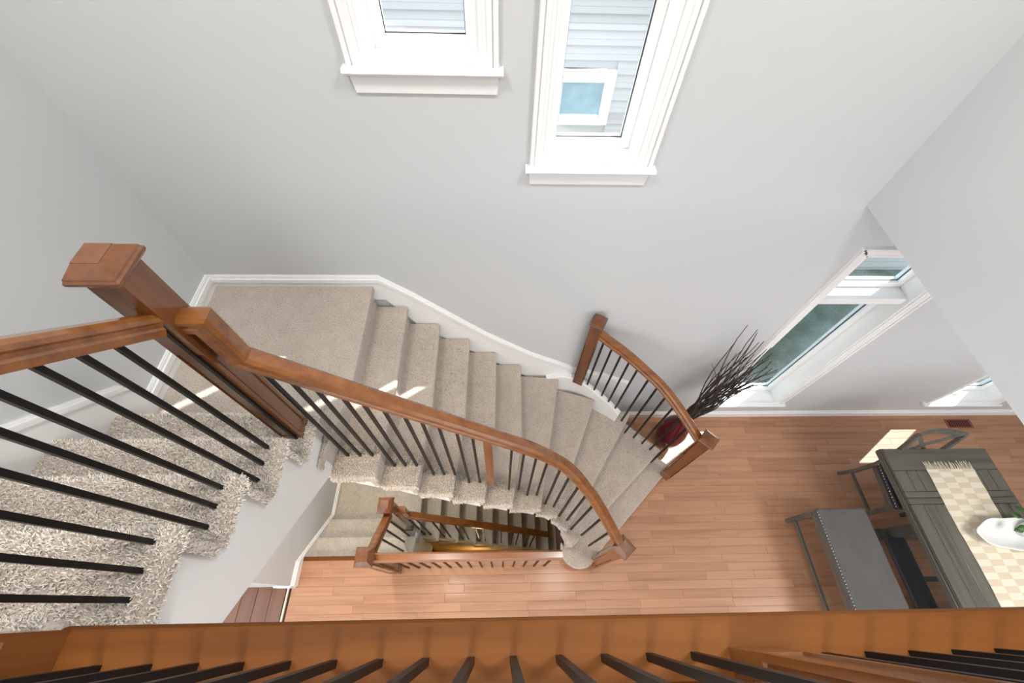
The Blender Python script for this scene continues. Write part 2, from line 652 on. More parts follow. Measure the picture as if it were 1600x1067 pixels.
# back wall: landing, flight, then the free end beyond the curb
top = [(XL, 2.272), (-0.749, 2.272), (-0.579, 2.125), (-0.358, 1.905), (-0.102, 1.65), (0.25, 1.36), (0.472, 1.222), (0.68, 1.088), (0.91, 1.005), (1.195, 0.83)]
low = [(XL, 2.05), (-0.749, 2.05), (-0.579, 1.75), (-0.358, 1.53), (-0.102, 1.28), (0.25, 0.95), (0.472, 0.75), (0.68, 0.6), (0.91, 0.45), (1.195, 0.25)]
skirt('trim_2', top, low, 1, YW, -1)
# left wall: landing and the flight up to the upper floor
top = [(1.70, 2.285), (0.915, 2.285), (0.883, 2.446), (0.567, 2.764), (-0.02, 3.36)]
low = [(1.70, 2.05), (0.915, 2.05), (0.883, 2.06), (0.567, 2.40), (-0.02, 2.95)]
skirt('trim_3', top, low, 0, XL, 1)
# basement flight beside the left wall
top = [(1.70, ZB + 0.125), (0.83, ZB + 0.125), (0.35, 0.115), (0.163, 0.115)]
low = [(1.70, ZB - 0.1), (0.83, ZB - 0.1), (0.35, -0.25), (0.163, 0.0)]
skirt('trim_4', top, low, 0, XL, 1)
MB().box(XL - 0.14, XL + 0.004, 0.150, 0.165, 0, 0.115).build('trim_5', 'trim', kind='structure')
top = [(XL, ZB + 0.125), (-0.8, ZB + 0.125), (0.6, ZB - 1.35)]
low = [(XL, ZB - 0.1), (-0.8, ZB - 0.2), (0.6, ZB - 1.7)]
skirt('trim_6', top, low, 1, YW, -1)

# ------------------------------------------------------------------ staircase (upper + curved flight)
NOSE = {0: [(-0.870, 0.575), (-0.797, 1.05), (-0.797, 1.699)],
        1: [(-0.650, 0.575), (-0.617, 1.08), (-0.617, 1.699)],
        2: [(-0.468, 0.573), (-0.427, 1.08), (-0.427, 1.699)],
        3: [(-0.288, 0.575), (-0.235, 1.08), (-0.228, 1.699)],
        4: [(-0.099, 0.579), (-0.035, 1.08), (-0.028, 1.699)],
        5: [(0.089, 0.585), (0.165, 1.07), (0.175, 1.699)],
        6: [(0.300, 0.590), (0.389, 1.032), (0.515, 1.665)],
        7: [(0.440, 0.572), (0.598, 0.950), (0.860, 1.552)],
        8: [(0.545, 0.505), (0.778, 0.825), (1.225, 1.490)],
        9: [(0.590, 0.385), (0.933, 0.688), (1.520, 1.210)],
        10: [(0.93, 0.44), (1.054, 0.543), (1.655, 1.105)]}
stairs = thing('carpeted_staircase', (-0.4, 1.15, 0), 'beige carpeted staircase curving from the hardwood floor to the upper balcony', 'staircase')

def off(line, d):
    """shift a nosing line up the stairs by d"""
    out = []
    for i, p in enumerate(line):
        a = Vector(line[max(0, i - 1)])
        b = Vector(line[min(len(line) - 1, i + 1)])
        t = (b - a).normalized()
        nrm = Vector((-t.y, t.x))
        out.append((p[0] + nrm.x * d, p[1] + nrm.y * d))
    return out

def inset_quad(poly, d):
    return poly

rng = np.random.default_rng(3)
def tufts(verts, faces, density, parent, length=0.011, rad=0.0024, flip_to=None):
    """twisted carpet tufts rooted all over a quad/tri surface, joined into one part"""
    V = np.array(verts, float)
    tri = []
    for f in faces:
        for q in range(1, len(f) - 1):
            tri.append((f[0], f[q], f[q + 1]))
    T = np.array(tri)
    A, B, C = V[T[:, 0]], V[T[:, 1]], V[T[:, 2]]
    N = np.cross(B - A, C - A)
    ar = np.linalg.norm(N, axis=1) / 2
    ok = ar > 1e-12
    A, B, C, N, ar = A[ok], B[ok], C[ok], N[ok], ar[ok]
    N = N / (2 * ar[:, None])
    if flip_to is not None:
        N *= np.where((N @ np.array(flip_to)) < 0, -1.0, 1.0)[:, None]
    n = int(ar.sum() * density)
    idx = rng.choice(len(ar), n, p=ar / ar.sum())
    u, v = rng.random(n), rng.random(n)
    m = u + v > 1
    u[m], v[m] = 1 - u[m], 1 - v[m]
    P = A[idx] + (B[idx] - A[idx]) * u[:, None] + (C[idx] - A[idx]) * v[:, None]
    D = N[idx]
    lean = rng.normal(0, 0.55, (n, 3))
    D1 = D + lean * 0.5
    D1 /= np.linalg.norm(D1, axis=1)[:, None]
    D2 = D * 0.7 + lean
    D2 /= np.linalg.norm(D2, axis=1)[:, None]
    L = length * rng.uniform(0.75, 1.2, n)[:, None]
    S = np.cross(D1, rng.normal(0, 1, (n, 3)))
    S /= np.linalg.norm(S, axis=1)[:, None]
    W = np.cross(D1, S)
    c0 = P - D * 0.002
    c1 = P + D1 * L * 0.55
    c2 = c1 + D2 * L * 0.5
    vs = []
    for c, r_ in ((c0, rad), (c1, rad * 0.95), (c2, rad * 0.55)):
        for a in (0, 2.094, 4.189):
            vs.append(c + (S * math.cos(a) + W * math.sin(a)) * r_)
    VV = np.stack(vs, 1).reshape(-1, 3)
    base = np.arange(n)[:, None] * 9
    fl = []
    for lv in (0, 3):
        for q in range(3):
            a, b = lv + q, lv + (q + 1) % 3
            fl.append(base + np.array([a, b, b + 3, a + 3]))
    F = np.stack(fl, 1).reshape(-1, 4)
    cen = VV.mean(0)
    me = bpy.data.meshes.new('carpet_pile')
    me.from_pydata((VV - cen).tolist(), [], F.tolist())
    me.materials.append(M['pile'])
    me.polygons.foreach_set('use_smooth', [True] * len(me.polygons))
    o = bpy.data.objects.new('carpet_pile', me)
    COL.objects.link(o)
    place(o, cen, parent)
    o['kind'] = 'stuff'
    return o

for i in range(1, 10):
    z = (11 - i) * R
    back = off(NOSE[i - 1], 0.05)
    poly = NOSE[i] + back[::-1]
    MB().prism(poly, z - 0.045, z).build('tread', 'carpet', stairs, bevel=0.019, seg=4)
# bottom tread with its round bullnose end
arc = []
cx, cy, rr = 0.685, 0.405, 0.158
for k in range(15):
    a = math.radians(160 + (310 - 160) * k / 14)
    arc.append((cx + rr * math.cos(a), cy + rr * math.sin(a)))
poly = arc + NOSE[10] + off(NOSE[9], 0.05)[::-1]
MB().prism(poly, R - 0.045, R).build('tread', 'carpet', stairs, bevel=0.018, seg=4)
arc2 = [(cx + (rr - 0.025) * math.cos(math.radians(160 + 150 * k / 14)), cy + (rr - 0.025) * math.sin(math.radians(160 + 150 * k / 14))) for k in range(15)]
MB().prism(arc2 + off(NOSE[10], 0.025) + off(NOSE[9], 0.06)[::-1], 0.0, R - 0.03).build('riser', 'carpet', stairs)
for i in range(0, 10):
    z = (11 - i) * R
    a = off(NOSE[i], 0.024)
    b = off(NOSE[i], 0.055)
    MB().prism(a + b[::-1], z - R - 0.005, z - 0.03).build('riser', 'carpet', stairs)
# landing
poly = [(XL + 0.012, 0.735), (-0.885, 0.735), (-0.885, 0.575)] + NOSE[0] + [(XL + 0.012, 1.699)]
MB().prism(poly, ZL - 0.05, ZL).build('landing', 'carpet', stairs, bevel=0.019, seg=4)
# upper flight, rising towards the balcony
UN = [0.769, 0.577, 0.381, 0.191, -0.012]
UX = -0.852

def pile_grid(x0, x1, prof, nx, amp, rnd_end):
    """shaggy carpet laid over a step profile (list of (y, z)), wrapped round the open end"""
    # resample the profile
    P = [Vector((p[0], p[1])) for p in prof]
    pts = []
    for a, b in zip(P[:-1], P[1:]):
        k = max(1, int((b - a).length / 0.0065))
        for q in range(k):
            pts.append(a + (b - a) * q / k)
    pts.append(P[-1])
    mb = MB()
    m = len(pts)
    vs = []
    cols = []
    dx = (x1 - x0) / nx
    cyy = sum(p.x for p in pts) / m
    zmid = max(p.y for p in pts) - 0.03
    for i in range(nx + 1):
        cols.append((x0 + dx * i, 1.0))
    for k in range(1, 6):          # rounded side
        a = math.pi / 2 * k / 5
        cols.append((x1 + rnd_end * math.sin(a), 1 - (1 - math.cos(a))))
    for (x, s) in cols:
        for j in range(m):
            p = pts[j]
            t = (pts[min(m - 1, j + 1)] - pts[max(0, j - 1)]).normalized()
            nrm = Vector((t.y, -t.x)) if False else Vector((-t.y, t.x))
            c = Vector((x * 80, p.x * 80, p.y * 80))
            d = (noise.noise(c) * 0.7 + noise.noise(c * 2.3) * 0.5) * amp
            d += noise.noise(Vector((x * 9, p.x * 9, p.y * 9))) * 0.004
            q = p + nrm * (d - (1 - s) * rnd_end)
            vs.append((x + d * 0.5, q.x, q.y))
    fs = []
    for i in range(len(cols) - 1):
        for j in range(m - 1):
            a = i * m + j
            fs.append((a, a + 1, a + m + 1, a + m))
    mb.add(vs, fs)
    return mb

for k in range(1, 6):
    z = ZL + k * R
    yn = UN[k - 1]
    yb = UN[k] - 0.03 if k < 5 else -0.45
    prof = [(yn - 0.028, z - R + 0.004), (yn - 0.028, z - 0.05), (yn - 0.018, z - 0.047), (yn - 0.006, z - 0.04), (yn, z - 0.026), (yn - 0.004, z - 0.010), (yn - 0.016, z - 0.001), (yn - 0.03, z), (yb, z)]
    prof = prof[::-1]
    x1 = UX
    if k == 5:
        x1 = -0.905
    mb = pile_grid(XL + 0.012, x1 - 0.03, prof, 150, 0.008, 0.03)
    tufts(mb.v, mb.f, 24000, stairs, flip_to=(0.35, 0.5, 0.8))
    o = mb.build('tread', 'carpet', stairs, smooth=True)
    MB().box(XL + 0.012, x1 - 0.06, yb, yn - 0.045, z - R, z - 0.02).build('step_core', 'carpet', stairs)

# white outer face of the upper flight
ust = MB()
def ulow(yv):
    return 1.971 + (0.604 - yv) * 0.970
for k in range(0, 6):
    ya_ = 0.745 if k == 0 else UN[k - 1] - 0.03
    yb2 = UN[k] - 0.03 if k < 5 else -0.40
    yb2 = max(yb2, -0.034)
    if k == 5:
        continue
    zt_ = ZL + k * R - 0.03
    if ya_ - yb2 > 0.01:
        ust.slab([(ya_, ulow(ya_)), (yb2, ulow(yb2)), (yb2, zt_), (ya_, zt_)], 0, -0.905, -0.885)
ust.build('stringer', 'trim', stairs)
MB().slab([(0.745, 1.88), (-0.034, 2.60), (-0.034, 2.64), (0.745, 1.92)], 0, XL, -0.90).build('soffit', 'trim', stairs)
# inner white stringer below the curved flight
inner = [(-0.89, 0.600)] + [(NOSE[i][0][0], NOSE[i][0][1] + 0.013) for i in range(0, 10)]
zlow = [ZL - 0.22] + [max(0.0, (11 - i) * R - 0.25) for i in range(0, 10)]
for i in range(0, 10):
    z = (11 - i) * R
    a, b = Vector(inner[i]), Vector(inner[i + 1])
    b = b - (b - a).normalized() * 0.04
    a, b = (a.x, a.y), (b.x, b.y)
    zb_ = z - 0.052 if i else ZL - 0.24
    MB().ribbon([a, b], [max(0.0, zb_), max(0.0, z - 0.25)], [z - 0.028] * 2, 0.018).build('stringer', 'trim', stairs)
for i in range(0, 10):
    z = (11 - i) * R
    a = Vector(NOSE[i][0])
    b = Vector(NOSE[i - 1][0]) if i else Vector((-0.90, 0.575))
    pts = [(a.x - 0.004, a.y + 0.016), (b.x - 0.02, b.y + 0.016)]
    wb = MB().ribbon(pts, [z - 0.085] * 2, [z - 0.006] * 2, 0.036)
    dn_ = (b - a).normalized() * 0.16
    w0, w1 = Vector(pts[0]), Vector(pts[1])
    nv = Vector((0.02, 0.15)) if i < 7 else Vector((0.09, 0.12))
    strip = [(w0.x, w0.y - 0.018, z - 0.08), (w1.x, w1.y - 0.018, z - 0.08), (w1.x, w1.y - 0.018, z), (w0.x, w0.y - 0.018, z),
             (w1.x + nv.x, w1.y + nv.y, z), (w0.x + nv.x - 0.006, w0.y + nv.y, z)]
    if i < 9:
        tufts(strip, [(0, 1, 2, 3), (3, 2, 4, 5)], 24000, stairs, 0.009, 0.0022, flip_to=(0, -0.5, 1))
    wb.build('carpet_wrap', 'carpet', stairs, bevel=0.014, seg=3)
# soffit of the curved flight
sof = MB()
wall_pts = [(-0.885, 1.70), (-0.65, 1.70), (-0.45, 1.70), (-0.22, 1.70), (-0.02, 1.70), (0.2, 1.70), (0.42, 1.69), (0.6, 1.66), (0.8, 1.58), (1.0, 1.47)]
wall_pts = [(-0.89, 1.70)] + [NOSE[i][-1] for i in range(0, 10)]
n = len(inner)
vs = [(p[0], p[1], z) for p, z in zip(inner, zlow)] + [(p[0], p[1], z) for p, z in zip(wall_pts, zlow)]
sof.add(vs, [(i, i + 1, n + i + 1, n + i) for i in range(n - 2)])
sof.build('soffit', 'trim', stairs)
MB().box(XL, -0.885, 0.74, 1.70, 1.88, ZL - 0.045).build('landing_base', 'trim', stairs)
# white curb that carries the outer railing
curb = [(0.40, 1.684), (0.52, 1.682), (0.62, 1.672), (0.70, 1.655), (0.80, 1.605), (0.90, 1.553), (1.0, 1.492), (1.075, 1.437)]
chi = [0.99, 1.03, 1.025, 0.995, 0.93, 0.87, 0.80, 0.745]
MB().ribbon(curb, [0.0] * 8, chi, 0.05).build('curb', 'trim', stairs, bevel=0.006)
MB().ribbon([(1.075, 1.437), (1.135, 1.408)], [0, 0], [3 * R - 0.045] * 2, 0.03).build('outer_stringer', 'trim', stairs)
MB().ribbon([(1.15, 1.42), (1.28, 1.34), (1.38, 1.255), (1.44, 1.18)], [0] * 4, [2 * R - 0.045] * 4, 0.03).build('outer_stringer', 'trim', stairs)
MB().ribbon([(1.48, 1.17), (1.62, 1.06)], [0, 0], [R - 0.045] * 2, 0.03).build('outer_stringer', 'trim', stairs)

# ------------------------------------------------------------------ railings
RP = [(-.031, -.03), (-.031, -.012), (-.026, -.006), (-.026, .004), (-.031, .01), (-.029, .021), (-.018, .03),
      (.018, .03), (.029, .021), (.031, .01), (.026, .004), (.026, -.006), (.031, -.012), (.031, -.03)]

def newel(x, y, z0, z1, parent, wd=0.088, rz=0.0, panels=True, mat='newel', capw=None):
    """square post with recessed panels and a pyramid cap (a sub-part)"""
    bm = bmesh.new()
    h = z1 - z0
    hw = wd / 2
    zc = [0.0, h * 0.10, h * 0.72, h]
    ring = []
    for z in zc:
        ring.append([bm.verts.new((sx * hw, sy * hw, z)) for sx, sy in ((-1, -1), (1, -1), (1, 1), (-1, 1))])
    pf = []
    for a, b in zip(ring[:-1], ring[1:]):
        for k in range(4):
            f = bm.faces.new((a[k], a[(k + 1) % 4], b[(k + 1) % 4], b[k]))
            if a is ring[1]:
                pf.append(f)
    bm.faces.new(ring[0][::-1])
    bm.faces.new(ring[-1])
    if panels:
        for f in pf:
            r1 = bmesh.ops.inset_individual(bm, faces=[f], thickness=wd * 0.20, depth=0)
            bmesh.ops.inset_individual(bm, faces=[f], thickness=wd * 0.05, depth=-0.008)
            bmesh.ops.inset_individual(bm, faces=[f], thickness=wd * 0.07, depth=0.004)
    bmesh.ops.recalc_face_normals(bm, faces=bm.faces)
    me = bpy.data.meshes.new('newel_post')
    bm.to_mesh(me)
    bm.free()
    me.materials.append(M[mat])
    o = bpy.data.objects.new('newel_post', me)
    COL.objects.link(o)
    place(o, (x, y, z0), parent)
    o.rotation_euler = (0, 0, rz)
    # cap
    c = capw or wd * 1.42
    prof = [(wd * 0.52, 0.0), (wd * 0.60, 0.006), (c * 0.47, 0.012), (c * 0.50, 0.018), (c * 0.50, 0.026), (c * 0.47, 0.031),
            (c * 0.46, 0.036), (c * 0.25, 0.062), (c * 0.25, 0.064)]
    vs = []
    for (hw2, z) in prof:
        vs += [(-hw2, -hw2, z), (hw2, -hw2, z), (hw2, hw2, z), (-hw2, hw2, z)]
    fs = []
    for i in range(len(prof) - 1):
        for k in range(4):
            a = i * 4 + k
            b = i * 4 + (k + 1) % 4
            fs.append((a, b, b + 4, a + 4))
    fs += [(3, 2, 1, 0), tuple(range(len(vs) - 4, len(vs)))]
    cme = bpy.data.meshes.new('newel_cap')
    cme.from_pydata(vs, [], fs)
    cme.materials.append(M[mat])
    co = bpy.data.objects.new('newel_cap', cme)
    COL.objects.link(co)
    co.parent = o
    co.location = (0, 0, h - 0.004)
    return o

def rail(path, parent, mat='rail', name='handrail', prof=RP):
    return MB().sweep(prof, path).build(name, mat, parent, smooth=False)

def balusters(spots, path, parent, wd=0.0127):
    for (x, y, z) in spots:
        zt = interp(path, x, y) - 0.018
        bar('baluster', (x, y, z), zt - z, wd, 'iron', parent, 0.0)

# --- inner railing of the curved flight
rl = thing('stair_railing', (-0.05, 0.69, 7 * R), 'curved wooden handrail with black iron balusters along the open side of the carpeted flight', 'railing')
newel(-0.930, 0.690, ZL + 0.10, 3.435, rl, 0.088)
newel(0.845, 0.318, 0.0, 1.06, rl, 0.084, math.radians(40))
core = [(-0.80, .69, 3.003), (-0.45, .69, 2.668), (-0.05, .69, 2.285), (.20, .688, 2.035), (.35, .672, 1.86), (.45, .636, 1.725), (.55, .582, 1.565), (.65, .510, 1.39), (.74, .430, 1.22), (.825, .335, 1.075)]
sm = smooth_path(core, 6)
path1 = [Vector((-0.887, .69, 3.235)), Vector((-0.832, .69, 3.235)), Vector((-0.832, .69, 3.033))] + sm[0:]
rail(path1, rl)
sp = []
for k, xs in ((10, (-.815, -.75, -.685)), (9, (-.61, -.548, -.482)), (8, (-.41, -.347, -.28)), (7, (-.205, -.135)), (6, (.06, .128)), (5, (.20, .27))):
    for x in xs:
        sp.append((x, .688, k * R - 0.01))
for (x, yy, k) in ((.35, .662, 4), (.415, .642, 4), (.48, .605, 3), (.54, .572, 3), (.60, .533, 2), (.685, .485, 2), (.775, .425, 1)):
    sp.append((x, yy, k * R - 0.01))
balusters(sp, core, rl)
bar('middle_post', (-.062, .688, 7 * R - 0.02), interp(core, -.062, .69) - 0.02 - 7 * R + 0.02, 0.044, 'newel', rl)

# --- railing of the upper flight
r2 = thing('stair_railing', (-.915, 0.3, ZL + 2 * R), 'straight handrail with black iron balusters climbing from the tall newel to the balcony', 'railing')
core2 = [(-.918, .640, 3.28), (-.918, -.02, 3.965)]
rail(core2, r2)
newel(-.905, -.075, Z2, 4.27, r2, 0.095)
sp = []
for k, ys in ((1, (.647,)), (2, (.536, .473, .410)), (3, (.339, .281, .219)), (4, (.154, .088, .025))):
    for yy in ys:
        sp.append((-.915, yy, ZL + k * R - 0.004))
balusters(sp, core2, r2, 0.0135)

# --- outer railing on the curb
r3 = thing('stair_railing', (1.1, 1.42, 2 * R), 'short curved handrail with black balusters on the white curb beside the vase', 'railing')
newel(.690, 1.655, .97, 1.845, r3, 0.084, math.radians(-28), capw=0.10)
newel(1.590, 1.035, R - 0.01, 1.16, r3, 0.084, math.radians(-44))
core3 = [(.715, 1.645, 1.735), (.80, 1.607, 1.68), (.90, 1.556, 1.63), (1.0, 1.496, 1.575), (1.1, 1.438, 1.51), (1.21, 1.378, 1.43), (1.32, 1.295, 1.335), (1.43, 1.195, 1.23), (1.555, 1.065, 1.105)]
rail(smooth_path(core3, 5), r3)
sp = [(.765, 1.622, .94), (.83, 1.59, .90), (.90, 1.553, .86), (.965, 1.515, .82), (1.03, 1.472, .77), (1.125, 1.424, 3 * R - .01),
      (1.20, 1.38, 2 * R - .01), (1.275, 1.33, 2 * R - .01), (1.345, 1.272, 2 * R - .01), (1.41, 1.212, 2 * R - .01), (1.47, 1.152, R - .01)]
balusters(sp, core3, r3)

# --- basement guard
r4 = thing('guard_railing', (-0.3, 0.29, 0), 'low wooden guard railing with two capped newels around the basement stairwell', 'railing')
newel(-.930, .695, -2 * R - 0.1, .625, r4, 0.088)
newel(-.920, .287, 0.0, 1.02, r4, 0.088)
rail([(-.88, .290, .945), (.435, .290, .945)], r4)
rail([(-.920, .335, .90), (-.928, .650, .52)], r4)
DB = -14 * R
core4 = [(-0.80, .69, 3.003 + DB), (-0.05, .69, 2.285 + DB), (.55, .69, 1.69 + DB)]
rail([(-0.887, .69, 3.235 + DB), (-0.832, .69, 3.235 + DB), (-0.832, .69, 3.033 + DB)] + core4, r4)
for k in range(14):
    x = -.814 + .0927 * k
    bar('baluster', (x, .290, 0), .92, .0127, 'iron', r4)
for (yy, k) in ((.605, 2), (.525, 2), (.445, 1)):
    bar('baluster', (-.922, yy, -k * R - 0.01), interp([(-.92, .335, .90), (-.928, .65, .52)], -.922, yy) + k * R - 0.01, .0127, 'iron', r4)
for i in range(1, 8):
    for q in (0.035, 0.10):
        x = -.862 + .1925 * (i - 1) + q
        z = -(3 + i) * R
        bar('baluster', (x, .665, z - 0.005), interp(core4, x, .69) - z - 0.02, .0127, 'iron', r4)

# --- balcony railing beside the lens
r5 = thing('balcony_railing', (0.3, -0.1, Z2), 'balcony railing of black square balusters standing on the wooden floor edge', 'railing')
for x in (-.774, -.679, -.591, -.504, -.415, -.326, -.237, -.147, -.058, .025, .116, .206, .297, .387):
    bar('baluster', (x, -.092, Z2 - 0.002), .90, .0135, 'iron', r5)
for x in (.654, .742, .833, .923, 1.013, 1.10, 1.19, 1.28, 1.37, 1.46, 1.55, 1.64, 1.73, 1.82):
    bar('baluster', (x, -.098, Z2 - 0.002), .90, .0135, 'iron', r5)
newel(.505, -.125, Z2 - 0.002, 4.27, r5, 0.092)
rail([(-.86, -.097, 4.085), (.46, -.097, 4.085)], r5)
rail([(.55, -.103, 4.085), (XR, -.103, 4.085)], r5)

# ------------------------------------------------------------------ basement stairs
bs = thing('basement_stairs', (-1.0, 1.0, -2.6), 'grey beige carpeted stairs turning down into the basement under the guard railing', 'staircase')
BXR = -0.815
for k in (1, 2):
    y1 = (0.575, 0.77)[k - 1]
    y0 = max(0.356, y1 - 0.24)
    MB().box(XL, BXR, y0, y1, -k * R - 0.045, -k * R).build('tread', 'carpetf', bs, bevel=0.018, seg=3)
    MB().box(XL, BXR - 0.0, y0 - 0.0, y0 + 0.03, -k * R, -(k - 1) * R - 0.03).build('riser', 'carpetf', bs)
MB().box(XL, BXR, 0.72, 0.745, ZB, -2 * R - 0.03).build('riser', 'carpetf', bs)
MB().box(XL, -0.862, 0.73, 1.699, ZB - 0.05, ZB).build('landing', 'carpetf', bs, bevel=0.018, seg=3)
for i in range(1, 11):
    x1 = -.862 + .1925 * i
    z = ZB - i * R
    MB().box(x1 - .24, x1, 0.597, 1.699, z - 0.045, z).build('tread', 'carpetf', bs, bevel=0.018, seg=3)
    MB().box(x1 - .1925 - 0.055, x1 - .1925 - 0.024, 0.605, 1.699, z, z + R - 0.03).build('riser', 'carpetf', bs)
MB().slab([(-0.862, ZB - 0.04), (-0.862, ZB - 0.35), (1.0, ZB - 9.7 * R - 0.3), (1.0, ZB - 9.7 * R)], 1, 0.612, 0.63).build('stringer', 'wallb', bs)
MB().slab([(-0.862, ZB - 0.34), (-0.862, -2.74), (1.0, -2.74), (1.0, -2.73)], 1, 0.616, 0.626).build('under_stair_panel', 'wallb', bs)
MB().box(BXR - 0.03, BXR - 0.012, 0.356, 0.62, -1.4, -0.30).build('stringer', 'trim', bs)
# side wall, far wall and floor of the basement
MB().box(-0.84, 1.6, 0.335, 0.352, -2.75, -0.03).build('wall_basement', 'wallb', kind='structure')
MB().box(-3.2, 2.2, -0.3, YW, -2.85, -2.75).build('floor_basement', 'wallb', kind='structure')
MB().box(XL, -0.84, 0.335, 0.352, -2.75, -0.03).build('wall_basement_closet', 'wall', kind='structure')
MB().box(1.6, 1.75, 0.3, YW, -2.75, -0.30).build('wall_basement_end', 'wallb', kind='structure')
MB().slab([(0.352 + a, -2.75 + b) for a, b in board_profile(0.11)], 0, -0.8, 1.6).build('baseboard_basement', 'trim', kind='structure')

# basement wall lamp under the flight
bl = thing('wall_lamp', (-0.3, 0.40, -1.9), 'small warm wall lamp in the basement below the floor edge', 'lamp')
MB().lathe([(0.05, -1.96), (0.07, -1.94), (0.075, -1.85), (0.05, -1.82)], -0.3, 0.43, 20).build('shade', 'ceramic', bl)
MB().box(-0.33, -0.27, 0.352, 0.40, -1.93, -1.87).build('bracket', 'lamp', bl)
pl = bpy.data.lights.new('basement_bulb', 'POINT')
pl.energy = 1.0
pl.color = (1.0, 0.72, 0.36)
pl.shadow_soft_size = 0.08
po = bpy.data.objects.new('basement_bulb', pl)
COL.objects.link(po)
po.location = (-0.3, 0.45, -1.74)

# ------------------------------------------------------------------ windows
YG = YW + 0.16
def window(n, x0, x1, zs, zt, transom=None, gmat='glass', crank=False):
    t = thing('window_%d' % n, ((x0 + x1) / 2, YW, zs), kind='structure')
    a, b, top = x0 + CW, x1 - CW, zt - CW
    # casing: stepped mouldings on both sides and the head
    def casing(pa, pb, horizontal=False):
        mb = MB()
        steps = ((0.0, 1.0, 0.012), (0.0, 0.26, 0.026), (0.30, 0.62, 0.018), (0.80, 1.0, 0.016))
        for (u0, u1, th) in steps:
            if not horizontal:
                xa = pa + (pb - pa) * u0
                xb = pa + (pb - pa) * u1
                mb.box(min(xa, xb), max(xa, xb), YW - th, YW, zs + 0.012, zt)
            else:
                mb.box(x0, x1, YW - th, YW, zt - CW * u1, zt - CW * u0)
        return mb
    casing(x0, a).build('casing', 'trim', t, bevel=0.003, seg=1)
    casing(x1, b).build('casing', 'trim', t, bevel=0.003, seg=1)
    casing(0, 0, True).build('casing', 'trim', t, bevel=0.003, seg=1)
    # stool and apron
    mb = MB()
    mb.slab([(YW + 0.12, zs - 0.004), (YW - 0.045, zs - 0.004), (YW - 0.052, zs + 0.006), (YW - 0.045, zs + 0.018), (YW + 0.12, zs + 0.018)], 0, x0 - 0.018, x1 + 0.018)
    # keep the stool ears on the room side of the wall face
    st = MB()
    st.slab([(YW, zs - 0.006), (YW - 0.045, zs - 0.006), (YW - 0.052, zs + 0.004), (YW - 0.045, zs + 0.016), (YW, zs + 0.016)], 0, x0 - 0.018, x1 + 0.018)
    st.box(a, b, YW - 0.002, YG - 0.02, zs - 0.006, zs + 0.016)
    st.build('window_sill', 'trim', t)
    ap = MB()
    ap.add([(x0 - 0.002, YW - 0.02, zs - 0.006), (x1 + 0.002, YW - 0.02, zs - 0.006), (x1 + 0.002, YW, zs - 0.006), (x0 - 0.002, YW, zs - 0.006),
            (x0 + 0.006, YW - 0.012, zs - 0.085), (x1 - 0.006, YW - 0.012, zs - 0.085), (x1 - 0.006, YW, zs - 0.085), (x0 + 0.006, YW, zs - 0.085)],
           [(0, 1, 2, 3), (7, 6, 5, 4), (0, 4, 5, 1), (1, 5, 6, 2), (2, 6, 7, 3), (3, 7, 4, 0)])
    if n < 3:
        ap.build('apron', 'trim', t, bevel=0.003)
    # jamb liners
    lin = MB()
    lin.box(a - 0.001, a + 0.012, YW - 0.004, YG + 0.03, zs, top)
    lin.box(b - 0.012, b + 0.001, YW - 0.004, YG + 0.03, zs, top)
    lin.box(a, b, YW - 0.004, YG + 0.03, top - 0.012, top + 0.001)
    lin.build('jamb', 'trim', t)
    # sashes
    def sash(xa, xb, za, zb, fw, gm):
        f = MB()
        for (p, q, r_, s) in ((xa, xa + fw, za, zb), (xb - fw, xb, za, zb), (xa + fw, xb - fw, za, za + fw), (xa + fw, xb - fw, zb - fw, zb)):
            f.box(p, q, YG - 0.03, YG + 0.03, r_, s)
        fo = f.build('window_frame', 'vinyl', t, bevel=0.004)
        g = MB()
        e = 0.004
        for (p, q, r_, s) in ((xa + fw - e, xa + fw + e, za + fw, zb - fw), (xb - fw - e, xb - fw + e, za + fw, zb - fw), (xa + fw, xb - fw, za + fw - e, za + fw + e), (xa + fw, xb - fw, zb - fw - e, zb - fw + e)):
            g.box(p, q, YG - 0.008, YG - 0.002, r_, s)
        g.build('gasket', 'gasket', fo)
        MB().box(xa + fw, xb - fw, YG, YG + 0.006, za + fw, zb - fw).build('pane', gm, fo)
        return fo
    if transom:
        sash(a + 0.012, b - 0.012, zs + 0.016, transom, 0.055, gmat)
        sash(a + 0.012, b - 0.012, transom + 0.06, top - 0.012, 0.045, gmat)
        MB().box(a + 0.012, b - 0.012, YW + 0.02, YG + 0.03, transom, transom + 0.06).build('mullion', 'trim', t, bevel=0.006)
    else:
        sash(a + 0.012, b - 0.012, zs + 0.016, top - 0.012, 0.042, gmat)
    if crank:
        cxx = (a + b) / 2
        c = MB()
        c.box(cxx - 0.05, cxx + 0.05, YG - 0.075, YG - 0.03, zs + 0.016, zs + 0.045)
        c.box(cxx - 0.06, cxx + 0.02, YG - 0.085, YG - 0.07, zs + 0.03, zs + 0.045)
        c.build('crank', 'vinyl', t, bevel=0.006)
for n, wd_ in enumerate(WIN):
    if n < 2:
        window(n + 1, *wd_)
    else:
        window(n + 1, *wd_, transom=1.96, gmat='glassr', crank=True)

